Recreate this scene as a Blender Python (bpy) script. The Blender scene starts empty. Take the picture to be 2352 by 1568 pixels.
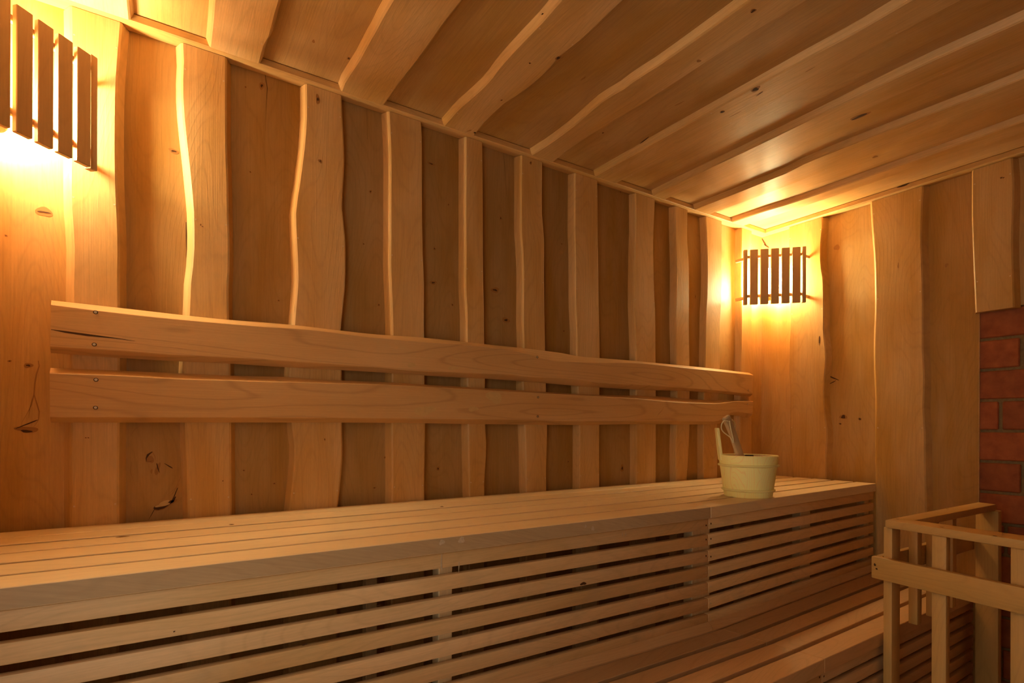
import bpy, bmesh, math, random
from mathutils import Vector, Matrix
random.seed(7)
C = bpy.context.scene.collection
PI = math.pi

# ------------------------------------------------------------------ camera
FOC, YAW, HOR, ROLL, CAMD, EYE = 1256.27, math.radians(33.137), 979.43, 0.00332, 1.75, 1.15
cam = bpy.data.cameras.new('camera'); co = bpy.data.objects.new('camera', cam); C.objects.link(co)
cam.sensor_fit = 'HORIZONTAL'; cam.sensor_width = 36; cam.lens = 36 * FOC / 2352
cam.shift_y = (HOR - 784) / 2352
cam.clip_start = 0.02
fw = Vector((math.sin(YAW), math.cos(YAW), 0)); rt = Vector((math.cos(YAW), -math.sin(YAW), 0)); up = Vector((0, 0, 1))
cr, sr = math.cos(ROLL), math.sin(ROLL)
cx = rt * cr + up * sr; cy = up * cr - rt * sr
M = Matrix((cx, cy, -fw)).transposed().to_4x4(); M.translation = (0, -CAMD, EYE)
co.matrix_world = M
bpy.context.scene.camera = co

# ------------------------------------------------------------------ world, exposure
w = bpy.data.worlds.new('world'); bpy.context.scene.world = w; w.use_nodes = True
bg = w.node_tree.nodes['Background']; bg.inputs[0].default_value = (1.0, 0.90, 0.68, 1); bg.inputs[1].default_value = 1.55
vs = bpy.context.scene.view_settings
vs.view_transform = 'Standard'; vs.look = 'None'; vs.gamma = 1; vs.use_curve_mapping = False; vs.exposure = 0.0
BULB_STR = 360.0; BULB_NEAR, BULB_FAR = (1.0, 0.835, 0.47), (1.0, 0.865, 0.45)

# ------------------------------------------------------------------ measuring helpers: a point of the photograph on a plane of the room
def ray(px, py):
    a, b = px - 1176, HOR - py
    a, b = a * cr - b * sr, a * sr + b * cr
    return fw + rt * (a / FOC) + up * (b / FOC)
def onY(px, py, y):
    d = ray(px, py); t = (y + CAMD) / d.y; return Vector((d.x * t, y, EYE + d.z * t))
def onX(px, py, x):
    d = ray(px, py); t = x / d.x; return Vector((x, d.y * t - CAMD, EYE + d.z * t))
def onZ(px, py, z):
    d = ray(px, py); t = (z - EYE) / d.z; return Vector((d.x * t, d.y * t - CAMD, z))
def on_line(px, p, q):
    """where the vertical plane through photo column px meets the floor line p-q"""
    d = ray(px, HOR); d2 = Vector((d.x, d.y)); e = Vector((q[0] - p[0], q[1] - p[1])); o = Vector((p[0], p[1] + CAMD))
    det = d2.x * -e.y + e.x * d2.y
    t = (o.x * -e.y + e.x * o.y) / det
    return Vector((d2.x * t, d2.y * t - CAMD))

RELIEF = 0.03
XR = 2.732                      # front of the raised boards, right wall
XB = XR + RELIEF
ZT = EYE + 1.0314               # underside of the ceiling trim
ZC = ZT + 0.0235                # ceiling sheet
CREL = 0.0225                   # ceiling relief
ZBENCH = EYE - 0.2504
ZLOW = EYE - 0.640
YEND = -2.7

# ------------------------------------------------------------------ materials
def new_mat(name):
    m = bpy.data.materials.new(name); m.use_nodes = True
    nt = m.node_tree; b = nt.nodes['Principled BSDF']
    return m, nt, b
def wood(name, light, dark, line=(0.16, 0.07, 0.02), line_amt=0.28, rough=0.5, spec=0.35, fibre=0.10, stain=0.0, freq=165.0, power=8.0, along=1.3, blot=0.55):
    m, nt, b = new_mat(name); N, L = nt.nodes, nt.links
    def n(t, **k):
        x = N.new(t)
        for a, v in k.items(): setattr(x, a, v)
        return x
    def math_(op, a, bb=None):
        x = n('ShaderNodeMath', operation=op)
        for i, v in enumerate((a, bb)):
            if v is None: continue
            if isinstance(v, (int, float)): x.inputs[i].default_value = v
            else: L.new(v, x.inputs[i])
        return x.outputs[0]
    uv = n('ShaderNodeUVMap'); uv.uv_map = 'grain'
    tint = n('ShaderNodeAttribute'); tint.attribute_name = 'tint'
    st = n('ShaderNodeSeparateColor'); L.new(tint.outputs['Color'], st.inputs[0])
    seed = math_('MULTIPLY', st.outputs[2], 37.0)
    def noise(sx, sy, detail, off=0.0, rough_=0.5):
        mp = n('ShaderNodeMapping'); mp.inputs['Scale'].default_value = (sx, sy, 1); mp.inputs['Location'].default_value = (off, off * 1.7, 0)
        L.new(uv.outputs[0], mp.inputs[0])
        t = n('ShaderNodeTexNoise', noise_dimensions='4D'); t.inputs['Scale'].default_value = 1; t.inputs['Detail'].default_value = detail
        t.inputs['Roughness'].default_value = rough_
        L.new(mp.outputs[0], t.inputs['Vector']); L.new(seed, t.inputs['W'])
        return t.outputs['Fac']
    rings = noise(along, 6.5, 1.0)
    wob = noise(9.0, 40.0, 1.5, 11)
    ph = math_('ADD', math_('MULTIPLY', rings, freq), math_('MULTIPLY', wob, 2.2))
    s = math_('ADD', math_('MULTIPLY', math_('SINE', ph), 0.5), 0.5)
    lines = math_('POWER', s, power)
    fib = noise(5.0, 320.0, 2.0, 3)
    fleck = noise(60.0, 420.0, 1.0, 7)
    blotch = noise(2.4, 9.0, 2.5, 5)
    r1 = n('ShaderNodeMapRange'); r1.inputs[1].default_value = 0.33; r1.inputs[2].default_value = 0.72; L.new(blotch, r1.inputs[0])
    mixA = n('ShaderNodeMix', data_type='RGBA'); mixA.inputs[6].default_value = (*light, 1); mixA.inputs[7].default_value = (*dark, 1)
    L.new(math_('ADD', math_('MULTIPLY', r1.outputs[0], blot), math_('MULTIPLY', st.outputs[1], 0.55)), mixA.inputs[0])
    mixB = n('ShaderNodeMix', data_type='RGBA'); mixB.inputs[7].default_value = (*line, 1)
    L.new(mixA.outputs[2], mixB.inputs[6]); L.new(math_('MULTIPLY', lines, line_amt * .42), mixB.inputs[0])
    fm = math_('ADD', math_('MULTIPLY', fib, fibre * 2), 1 - fibre)
    fm2 = math_('MULTIPLY', fm, math_('ADD', math_('MULTIPLY', fleck, fibre), 1 - fibre * .5))
    val = math_('MULTIPLY', fm2, st.outputs[0])
    mul = n('ShaderNodeVectorMath', operation='SCALE'); L.new(mixB.outputs[2], mul.inputs[0]); L.new(val, mul.inputs['Scale'])
    outc = mul.outputs[0]
    if stain:
        sn = noise(4.0, 11.0, 4.0, 21, 0.65)
        r2 = n('ShaderNodeMapRange'); r2.inputs[1].default_value = 0.56; r2.inputs[2].default_value = 0.78; L.new(sn, r2.inputs[0])
        mixC = n('ShaderNodeMix', data_type='RGBA'); mixC.inputs[7].default_value = (0.42, 0.32, 0.21, 1)
        L.new(outc, mixC.inputs[6]); L.new(math_('MULTIPLY', r2.outputs[0], stain), mixC.inputs[0]); outc = mixC.outputs[2]
    L.new(outc, b.inputs['Base Color'])
    b.inputs['Roughness'].default_value = rough; b.inputs['Specular IOR Level'].default_value = spec
    bp = n('ShaderNodeBump'); bp.inputs['Strength'].default_value = 0.12; bp.inputs['Distance'].default_value = 0.002
    L.new(math_('ADD', fib, math_('MULTIPLY', lines, 0.3)), bp.inputs['Height']); L.new(bp.outputs[0], b.inputs['Normal'])
    return m
def plain(name, col, rough=0.6, spec=0.3, metal=0.0, noise_amt=0.15, scale=60):
    m, nt, b = new_mat(name); N, L = nt.nodes, nt.links
    tc = N.new('ShaderNodeTexCoord'); t = N.new('ShaderNodeTexNoise'); t.inputs['Scale'].default_value = scale; t.inputs['Detail'].default_value = 3
    L.new(tc.outputs['Object'], t.inputs['Vector'])
    mr = N.new('ShaderNodeMapRange'); mr.inputs[3].default_value = 1 - noise_amt; mr.inputs[4].default_value = 1 + noise_amt; L.new(t.outputs['Fac'], mr.inputs[0])
    s = N.new('ShaderNodeVectorMath'); s.operation = 'SCALE'; s.inputs[0].default_value = col; L.new(mr.outputs[0], s.inputs['Scale'])
    L.new(s.outputs[0], b.inputs['Base Color'])
    b.inputs['Roughness'].default_value = rough; b.inputs['Specular IOR Level'].default_value = spec; b.inputs['Metallic'].default_value = metal
    return m
W_WALL = wood('alder_cladding', (0.68, 0.435, 0.205), (0.53, 0.270, 0.055), line_amt=.22, fibre=.17, blot=.75)
W_CEIL = wood('ceiling_alder', (0.74, 0.49, 0.25), (0.59, 0.33, 0.09), line_amt=.2, fibre=.19, blot=.8, rough=.4, along=.8)
W_REST = wood('backrest_alder', (0.66, 0.415, 0.20), (0.56, 0.31, 0.11), line_amt=0.5, freq=120.0, power=16.0, along=.75)
W_BENCH = wood('bench_aspen', (0.87, 0.67, 0.41), (0.78, 0.54, 0.285), line_amt=0.15, rough=0.42, spec=0.4)
W_FRONT = wood('bench_front_worn', (0.80, 0.55, 0.32), (0.66, 0.41, 0.18), line_amt=0.2, rough=0.45, stain=0.6, fibre=.14, blot=.8)
W_EDGE = wood('seat_edge_darker', (0.56, 0.385, 0.225), (0.47, 0.295, 0.15), line_amt=0.15, rough=0.45, stain=0.45, fibre=.14)
W_LOW = wood('lower_bench_dark', (0.68, 0.42, 0.22), (0.57, 0.31, 0.125), line_amt=0.2, rough=0.45, stain=0.15)
W_RAIL = wood('railing_birch', (0.62, 0.37, 0.135), (0.51, 0.275, 0.07), line_amt=0.2, rough=0.45)
W_LAMP = wood('lamp_wood', (0.58, 0.37, 0.19), (0.48, 0.27, 0.11), line_amt=0.15)
W_PINE = wood('pale_pine', (0.95, 0.90, 0.42), (0.92, 0.83, 0.33), line=(0.5, 0.33, 0.10), line_amt=0.55, rough=0.5, fibre=0.05)
W_INNER = wood('bucket_inside_pine', (0.66, 0.50, 0.28), (0.58, 0.40, 0.18), line=(0.42, 0.26, 0.09), line_amt=0.4)
KNOT = plain('knot_dark', (0.075, 0.030, 0.011), 0.7)
HALO = plain('knot_halo', (0.36, 0.17, 0.055), 0.55)
PALE = plain('torn_pale_fibre', (0.60, 0.40, 0.18), 0.6)
DRIP = plain('mineral_drips', (0.60, 0.45, 0.31), 0.7, noise_amt=.3, scale=200)
NAIL = plain('nail_head', (0.66, 0.50, 0.32), 0.4)
STEEL = plain('screw_steel', (0.55, 0.45, 0.32), 0.35, 0.5, 0.7)
BLACK = plain('black_enamel', (0.012, 0.012, 0.016), 0.25, 0.5)
CORD = plain('pale_cord', (0.78, 0.68, 0.42), 0.8)
def brick_mat():
    m, nt, b = new_mat('red_brick'); N, L = nt.nodes, nt.links
    at = N.new('ShaderNodeAttribute'); at.attribute_name = 'tint'
    sc = N.new('ShaderNodeSeparateColor'); L.new(at.outputs['Color'], sc.inputs[0])
    tc = N.new('ShaderNodeTexCoord'); t = N.new('ShaderNodeTexNoise'); t.inputs['Scale'].default_value = 28; t.inputs['Detail'].default_value = 6
    L.new(tc.outputs['Object'], t.inputs['Vector'])
    r = N.new('ShaderNodeValToRGB'); r.color_ramp.elements[0].position = 0.3; r.color_ramp.elements[0].color = (0.235, 0.055, 0.016, 1)
    r.color_ramp.elements[1].position = 0.75; r.color_ramp.elements[1].color = (0.37, 0.105, 0.032, 1); L.new(t.outputs['Fac'], r.inputs[0])
    s = N.new('ShaderNodeVectorMath'); s.operation = 'SCALE'; L.new(r.outputs[0], s.inputs[0]); L.new(sc.outputs[0], s.inputs['Scale'])
    L.new(s.outputs[0], b.inputs['Base Color']); b.inputs['Roughness'].default_value = 0.75
    bp = N.new('ShaderNodeBump'); bp.inputs['Strength'].default_value = 0.35; bp.inputs['Distance'].default_value = 0.003; L.new(t.outputs['Fac'], bp.inputs['Height']); L.new(bp.outputs[0], b.inputs['Normal'])
    return m
BRICK = brick_mat()
MORTAR = plain('sand_mortar', (0.235, 0.165, 0.085), 0.9, 0.1, 0, 0.35, 90)
TILE = plain('floor_tile', (0.30, 0.22, 0.15), 0.5)
def glow_mat(name, col, k=1.0):
    m = bpy.data.materials.new(name); m.use_nodes = True; nt = m.node_tree
    b = nt.nodes['Principled BSDF']; b.inputs['Base Color'].default_value = (0.9, 0.86, 0.8, 1); b.inputs['Roughness'].default_value = 0.3
    b.inputs['Emission Color'].default_value = (*col, 1); b.inputs['Emission Strength'].default_value = BULB_STR * k
    return m
GLOW_NEAR = glow_mat('lit_opal_glass', BULB_NEAR); GLOW_FAR = glow_mat('lit_opal_glass_far', BULB_FAR, .84)

# ------------------------------------------------------------------ mesh helpers
class MB:
    """one mesh; every face carries grain coordinates (along, across) and a tint (value, warmth, seed)"""
    def __init__(s, mats):
        s.bm = bmesh.new(); s.uv = s.bm.loops.layers.uv.new('grain'); s.col = s.bm.loops.layers.float_color.new('tint'); s.mats = mats
    def face(s, vs, uvs, tint, mi=0, smooth=False):
        try: f = s.bm.faces.new(vs)
        except ValueError: return None
        f.material_index = mi; f.smooth = smooth
        for l, u in zip(f.loops, uvs):
            l[s.uv].uv = u; l[s.col] = (*tint, 1)
        return f
    def prism(s, low, high, axis=0, bevel=0.002, tint=None, mi=0, off=None, seg=1):
        """a box from two rings of four points; grain runs along direction axis (0: ring point 0->1, 1: 1->2, 2: low->high)"""
        tint = tint or rtint()
        low = [Vector(p) for p in low]; high = [Vector(p) for p in high]
        vs = [s.bm.verts.new(p) for p in low + high]
        fs = [s.bm.faces.new([vs[i] for i in q]) for q in ((3, 2, 1, 0), (4, 5, 6, 7), (0, 1, 5, 4), (1, 2, 6, 5), (2, 3, 7, 6), (3, 0, 4, 7))]
        if bevel:
            es = list({e for f in fs for e in f.edges})
            r = bmesh.ops.bevel(s.bm, geom=es, offset=bevel, offset_type='OFFSET', segments=seg, profile=0.5, affect='EDGES', clamp_overlap=True)
            fs = list({f for f in r['faces']} | {f for f in fs if f.is_valid})
            allv = {v for f in fs for v in f.verts}
            fs = list({f for v in allv for f in v.link_faces})
        ax = ((low[1] - low[0]), (low[2] - low[1]), (high[0] - low[0]))
        u = ax[axis].normalized(); o = low[0]
        a2 = ax[(axis + 1) % 3].normalized(); a3 = ax[(axis + 2) % 3].normalized()
        off = off if off is not None else random.uniform(0, 40)
        for f in fs:
            f.normal_update(); f.material_index = mi
            for l in f.loops:
                d = l.vert.co - o
                l[s.uv].uv = (d.dot(u) + off, d.dot(a2) + d.dot(a3) * 0.8 + off * 0.37); l[s.col] = (*tint, 1)
    def box(s, a, b, **k):
        x0, y0, z0 = a; x1, y1, z1 = b
        s.prism([(x0, y0, z0), (x1, y0, z0), (x1, y1, z0), (x0, y1, z0)], [(x0, y0, z1), (x1, y0, z1), (x1, y1, z1), (x0, y1, z1)], **k)
    def spot(s, c, ex, ey, wx, wy, mi, wob=0.2, n=14, rot=0.0):
        """a small flat irregular patch lying on a surface"""
        cr_, sr_ = math.cos(rot), math.sin(rot); ph = random.uniform(0, 6)
        ring = []
        for i in range(n):
            a = 2 * PI * i / n; r = 1 + wob * math.sin(2 * a + ph) * .6 + wob * math.sin(3 * a + ph * 2) * .5
            x, y = wx / 2 * r * math.cos(a), wy / 2 * r * math.sin(a)
            ring.append(s.bm.verts.new(c + ex * (x * cr_ - y * sr_) + ey * (x * sr_ + y * cr_)))
        s.face(ring, [(0, 0)] * n, (1, 0, 0), mi)
    def build(s, name, parent=None, sharp=24, recalc=False):
        if recalc: bmesh.ops.recalc_face_normals(s.bm, faces=s.bm.faces)
        me = bpy.data.meshes.new(name); s.bm.to_mesh(me); s.bm.free()
        for m in s.mats: me.materials.append(m)
        me.set_sharp_from_angle(angle=math.radians(sharp))
        o = bpy.data.objects.new(name, me); C.objects.link(o)
        if parent: o.parent = parent
        return o
def rtint(v=1.0, g=0.0, dv=0.07, dg=0.25):
    return (v + random.uniform(-dv, dv), max(0, g + random.uniform(0, dg)), random.random())
def thing(name, label, cat, loc=(0, 0, 0), group=None, rz=0):
    o = bpy.data.objects.new(name, None); C.objects.link(o); o.location = loc; o.rotation_euler[2] = rz; o.empty_display_size = .1
    o['label'] = label; o['category'] = cat
    if group: o['group'] = group
    bpy.context.view_layer.update()
    return o
def part(mb, name, parent, **k):
    """a part built in room coordinates under a thing"""
    o = mb.build(name, None, **k); pm = Matrix.Translation(parent.location) if not parent.parent else Matrix.Identity(4)
    root = parent
    while root.parent: root = root.parent
    o.data.transform(Matrix.Translation(-Vector(root.location)))
    o.parent = parent
    return o
def struct(mb, name, label, cat, **k):
    o = mb.build(name, **k); o['kind'] = 'structure'; o['label'] = label; o['category'] = cat
    return o
def pchip(pts, q):
    """smooth shape-keeping interpolation of (position, value) pairs"""
    pts = sorted(pts); xs = [p[0] for p in pts]; ys = [p[1] for p in pts]; n = len(xs)
    h = [xs[i + 1] - xs[i] for i in range(n - 1)]; d = [(ys[i + 1] - ys[i]) / h[i] for i in range(n - 1)]
    m = [d[0]] + [0 if d[i - 1] * d[i] <= 0 else 2 * d[i - 1] * d[i] / (d[i - 1] + d[i]) for i in range(1, n - 1)] + [d[-1]]
    out = []
    for x in q:
        if x <= xs[0]: out.append(ys[0]); continue
        if x >= xs[-1]: out.append(ys[-1]); continue
        i = max(j for j in range(n - 1) if xs[j] <= x); t = (x - xs[i]) / h[i]
        out.append((2 * t**3 - 3 * t**2 + 1) * ys[i] + (t**3 - 2 * t**2 + t) * h[i] * m[i] + (-2 * t**3 + 3 * t**2) * ys[i + 1] + (t**3 - t**2) * h[i] * m[i + 1])
    return out
def clean(pts):
    pts = sorted(pts); out = [pts[0]]
    for p in pts[1:]:
        if p[0] - out[-1][0] > 0.004: out.append(p)
    return out
def board(mb, F, l, r, b0, b1, t, bl, br, tint, nseg=44, mi=0):
    """a live-edge board lying on a surface; F(across, along, out) -> room point; l, r: (along, across) of its front edges"""
    q = [b0 + (b1 - b0) * i / nseg for i in range(nseg + 1)]
    L_, R_ = pchip(clean(l), q), pchip(clean(r), q)
    off = random.uniform(0, 40); rows = []
    for b, a0, a1 in zip(q, L_, R_):
        sec = [(a0 - bl, 0), (a0 - bl * .15, t - .0035), (a0 + .003, t), (a1 - .003, t), (a1 + br * .15, t - .0035), (a1 + br, 0)]
        rows.append(([mb.bm.verts.new(F(a, b, c)) for a, c in sec], [(b + off, a + c * .7 + off * .37) for a, c in sec]))
    for (v0, u0), (v1, u1) in zip(rows, rows[1:]):
        for k in range(5):
            mb.face([v0[k], v0[k + 1], v1[k + 1], v1[k]], [u0[k], u0[k + 1], u1[k + 1], u1[k]], tint, mi, smooth=True)
    for v, u in (rows[0], rows[-1]):
        mb.face(v, u, tint, mi)
def sheet(mb, F, a0, a1, b0, b1, tint, n=1):
    off = random.uniform(0, 40)
    p = [(a0, b0), (a1, b0), (a1, b1), (a0, b1)]
    mb.face([mb.bm.verts.new(F(a, b, 0)) for a, b in p], [(b + off, a + off * .37) for a, b in p], tint, 0)

# ================================================================== BACK WALL
Fb = lambda a, b, c: Vector((a, -c, b))
def edge_back(s):
    out = []
    for px, py in s:
        p = onY(px, py, -RELIEF); out.append((p.z, p.x))
    return out
BOARDS = [
 ([(161.9,8),(163,85),(161.5,368),(161.3,449),(165,513),(167.9,555.6),(168.7,588),(167.2,634),(166.8,664),(167.7,694),(163,815),(163,845),(164,971),(162.3,1049),(163.6,1113),(163,1208)],
  [(279,50),(272.7,128),(267.4,213),(266.3,334),(268,438),(271.6,513),(273,577),(272,634),(272.7,704),(272,971),(271.6,1049),(271,1113),(271.6,1198)], .0165, .0155),
 ([(417.6,97),(419.7,149),(417.6,191.7),(418.6,234),(424,298),(432.5,374.6),(437.8,428),(441,460),(443.5,502),(443.8,566),(440,620),(435.7,653),(433,724),(424.5,830),(423.4,857),(427,971),(428.2,1028),(431.4,1092),(432.5,1145),(433.5,1186)],
  [(519.3,130),(519.3,213),(519.7,334),(522.5,406),(523.6,492),(525.7,566),(525,634),(523,664),(524,733),(527.4,836),(527.4,861),(528.9,972),(529.5,1049),(530.4,1179)], .013, .0145),
 ([(702.5,191.7),(703.2,245),(700.4,309),(691.9,385),(684.4,438.5),(679,470),(677.6,492),(679.5,545),(682.9,620),(683.3,653),(679,696),(675.5,747),(666.3,845),(665,866),(671.6,972),(677.6,1028),(677,1060),(673.8,1102),(668.4,1145),(665.2,1169.5)],
  [(783.5,218),(785.6,266),(787.7,300),(789.9,374.6),(786.7,428),(785,470),(788.8,513),(792.6,555.6),(792.6,634),(788.8,685),(784.5,728),(780.9,756.6),(784.5,851),(784.5,972),(786,1038.5),(782.4,1092),(778,1134),(774.5,1162)], .011, .010),
 ([(892.6,256),(895.8,320),(897.3,373.7),(896.9,484),(896.9,544),(896.4,608),(899,672),(901.8,770),(901.8,857),(901,971),(901.8,1114),(901,1150)],
  [(967.2,280),(969.3,320),(969.7,484),(971.4,586),(974,650),(973.6,736),(974.6,775),(975.3,863),(977.2,972),(975.7,1057),(974.6,1114),(975.5,1145)], .014, .007),
 ([(1069.9,313.6),(1070,384),(1069.4,484),(1069.9,586),(1069.4,650),(1072.6,725),(1073,786),(1075.8,973),(1076.9,1046),(1078.4,1114),(1078.8,1136)],
  [(1108.2,326),(1109,405.6),(1109.5,484),(1110,629),(1111.6,693),(1112.5,790),(1114.8,869.5),(1115.2,973),(1117.8,1025),(1115.7,1068),(1113,1114),(1113.3,1134)], .013, .005),
 ([(1197.9,356.6),(1197.3,484),(1197.3,522.6),(1200.5,576),(1202.6,629),(1202,735.6),(1203.6,800),(1201.5,876),(1205.3,975),(1207.9,1035.6),(1209,1114),(1209.7,1126)],
  [(1245.8,372.6),(1245.2,484),(1246.7,501),(1250.5,565),(1249.9,618.5),(1250.5,693),(1252.7,808),(1254.8,880),(1257.6,976),(1256.5,1035.6),(1255.2,1078),(1255.8,1122)], .013, .005),
 ([(1321,397.4),(1320.2,520.4),(1322,584),(1322.4,692.6),(1325.6,778),(1325,816),(1332,975.6),(1331.6,1049),(1331.4,1117)],
  [(1372.9,415.6),(1373.5,520),(1375,605.6),(1375.6,684),(1376.7,735),(1378.2,820),(1377.4,976),(1376.8,1049),(1377.4,1115)], .013, .004),
 ([(1460.2,443),(1460.8,520.4),(1458.7,584),(1457.6,692.6),(1459.8,756.5),(1461.5,820),(1462.4,975),(1463,1049),(1462,1106)],
  [(1505,459.7),(1501.3,563),(1504,684),(1505.6,714),(1506.6,831),(1507.4,975),(1507.4,1104)], .012, .004),
 ([(1551.4,475.7),(1552.4,542),(1554,616),(1553.5,684),(1552.4,714),(1555.2,835),(1555,975),(1553,1028),(1553.6,1100)],
  [(1580,483),(1579,542),(1583.3,616),(1583.3,684),(1583,735),(1584.4,837),(1584.5,975),(1581.3,1049),(1578,1100)], .012, .004),
 ([(1621,497.4),(1623.8,563),(1624.9,627),(1623.8,684),(1621.7,714),(1619.6,842),(1616.4,975),(1616.4,1096)],
  [(1658.5,508.7),(1657.5,684),(1654,746),(1653.6,846),(1648,975),(1648,1093)], .010, .004),
 ([(1704,524),(1702,637),(1703.6,717),(1702.2,850),(1700,975),(1700,1090)],
  [(1727,531),(1726.7,714),(1727,852),(1727,1090)], .012, .004),
]
XL = None   # set by the lamps below
# corner lamps: the two shades stand across the corners; solve their size from the photo's post positions
def solve_lamp():
    best = None
    for i in range(60, 320):
        A = i / 1000
        for j in range(0, 90, 2):
            B = j / 1000
            e = 0
            for px, (x, y) in ((1712.5, (XR - A, -RELIEF - B)), (1847.0, (XR - B, -RELIEF - A))):
                d = ray(px, 620); q = d.x / d.y - x / (y + CAMD); e += q * q
            if best is None or e < best[0]: best = (e, A, B)
    return best[1], best[2]
LA, LB = solve_lamp()
XL = onY(213.5, 300, -RELIEF - LB).x - LA           # front of the raised boards, left wall
print('LAMP', LA, LB, 'XL', XL, 'XR', XR)

mb = MB([W_WALL, KNOT, HALO, PALE, NAIL])
zb, zt_ = 0.0, ZT - 0.0015
fronts = []
random.seed(11)
vals = [1.04, 1.03, 1.0, .98, .98, .98, 1.0, 1.03, 1.05, 1.06, 1.06]
for k, (l, r, bl, br) in enumerate(BOARDS):
    L_, R_ = edge_back(l), edge_back(r)
    board(mb, Fb, L_, R_, zb, zt_, RELIEF, bl, br, (vals[k], random.uniform(.0, .3), random.random()))
    fronts.append((sum(p[1] for p in L_) / len(L_), sum(p[1] for p in R_) / len(R_)))
    for z in (ZT - .07, ZT - .47, EYE + .02, ZBENCH + .05):
        for P_, sgn in ((L_, 1), (R_, -1)):
            a = pchip(clean(P_), [z])[0] + sgn * .006
            mb.spot(Fb(a, z, RELIEF + .0004), Vector((1, 0, 0)), Vector((0, 0, 1)), .0045, .0045, 4, .1, 8)
br_ = [XL - RELIEF - .05] + [(a + b) / 2 for a, b in fronts] + [XB + .05]
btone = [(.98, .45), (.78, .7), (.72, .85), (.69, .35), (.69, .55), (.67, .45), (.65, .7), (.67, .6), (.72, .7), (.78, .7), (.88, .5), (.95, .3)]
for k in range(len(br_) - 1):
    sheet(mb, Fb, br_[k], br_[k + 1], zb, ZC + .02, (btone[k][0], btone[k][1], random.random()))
EX, EZ = Vector((1, 0, 0)), Vector((0, 0, 1))
def knot_back(px, py, wpx, hpx, raised=False, rot=0.0, kind='knot'):
    y = -RELIEF - .0005 if raised else -.0005
    c = onY(px, py, y); k = (c - Vector((0, -CAMD, EYE))).dot(fw) / FOC
    kx = k * 1.35
    w_, h_ = wpx * kx, hpx * k
    if kind == 'knot':
        mb.spot(c, EX, EZ, w_ * 1.25, h_ * 1.5, 2, .25, 16, rot); mb.spot(c + Vector((0, -.0005, 0)), EX, EZ, w_ * .55, h_ * .6, 1, .35, 14, rot)
    elif kind == 'halo': mb.spot(c, EX, EZ, w_, h_, 2, .25, 16, rot)
    elif kind == 'dark': mb.spot(c + Vector((0, -.0005, 0)), EX, EZ, w_, h_, 1, .3, 12, rot)
    elif kind == 'pale': mb.spot(c + Vector((0, -.0009, 0)), EX, EZ, w_, h_, 3, .5, 18, rot)
for a in [(65,839,9,8),(22,829,5,3),(14,541,4,3),(399,347,12,7),(601,197,6,12),(564,200,3,3),(851,440,4,5),(990,376,13,4),(998,571,4,5),(995,649,10,6),(1039,700,4,4),
          (1006,1076,6,6),(1150,501,4,6),(1137,666,14,8),(1162,735,14,7),(1425,441,3,3),(1429,1075,7,10),(1597,681,2,7),(1543,579,2,3),(930,640,3,4),(835,560,3,3),(1030,470,3,3),(1185,560,3,4),(1290,560,3,3),(1295,760,4,3),(870,700,4,4),(575,395,3,3),(640,690,3,3),(560,1080,3,3),(630,1110,4,3),(860,1120,4,3),(1305,1060,3,4),(885,1050,4,4),(578,1135,3,3),(1544,720,3,3)]:
    knot_back(*a)
for a in [(730,228,6,14),(735.5,370,5,6),(1219,374,4,5),(203,1005,2,2),(197,1005,2,2),(746,1009,2,4),(461,516,2,3),(512,1104,2,2),(465,520,2,2)]: knot_back(*a, raised=True)
knot_back(101,486,20,24,kind='halo'); knot_back(101,487,16,4,kind='dark')
knot_back(64,973,30,3,kind='dark',rot=.5); knot_back(61,990,16,6,kind='dark'); knot_back(62,986,30,14,kind='halo')
for a in [(345,1055,10,18,'halo',0),(362,1077,7,26,'halo',-.25),(348,1082,3,10,'halo',0),(388,1070,14,2.5,'dark',-.6),(378,1160,34,15,'halo',.35),(375,1160,30,13,'dark',.3),(375,1157,25,9,'pale',.25),(398,1148,12,5,'dark',.9)]:
    knot_back(a[0],a[1],a[2],a[3],kind=a[4],rot=a[5])
STROKES = True
def crack_back(pts, wpx, raised=False, mi=1, taper=.8):
    y = -RELIEF - .0006 if raised else -.0006
    P_ = [onY(px, py, y) for px, py in pts]; n = len(P_)
    for i in range(n - 1):
        def wd(j): return max(.0002, .0011 * wpx * (1 - abs(2 * j / (n - 1) - .6) * taper))
        a, b = P_[i], P_[i + 1]; wa, wb = wd(i), wd(i + 1)
        mb.face([mb.bm.verts.new(v) for v in (a - EX * wa, a + EX * wa, b + EX * wb, b - EX * wb)], [(0, 0)] * 4, (1, 0, 0), mi)
crack_back([(608.8,169),(611,185),(614,202),(612,230),(610,283),(610,300)], .9)
crack_back([(843,246),(843,280),(843.5,320)], .35); crack_back([(1156.8,349),(1159,380),(1161,416),(1164,450)], .5)
crack_back([(1421,690),(1422,740),(1423,790),(1422,815)], .4)
crack_back([(427.5,510),(428,540),(428,575),(427.5,592)], 1.3)
for pts, wd, mi in (
    ([(88,828),(90,840),(84,858),(80,880),(78,905),(72,930),(62,950),(50,970),(48,977)], 1.6, 2), ([(78,905),(84,925),(90,945),(89,962),(82,975),(72,984)], 1.5, 2), ([(74,915),(68,940),(66,960)], .8, 2),
    ([(350,1037),(341,1043),(336,1052),(336,1061)], 3.2, 1), ([(336,1061),(344,1060),(352,1057)], 1.6, 1), ([(350,1037),(356,1048),(357,1058)], 1.2, 2), ([(360,1064),(363,1076),(367,1086)], 1.8, 1),
    ([(408,1120),(400,1140),(392,1155)], 1.8, 1), ([(357,1165),(350,1178),(341,1194)], 1.2, 1), ([(415,1095),(404,1120),(380,1140)], 1.0, 2), ([(412,1110),(395,1135),(370,1147)], 1.0, 2),
    ([(300,1000),(310,985),(330,972)], .8, 2), ([(302,1060),(300,1085),(306,1105)], .8, 2)):
    crack_back(pts, wd, mi=mi)
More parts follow.
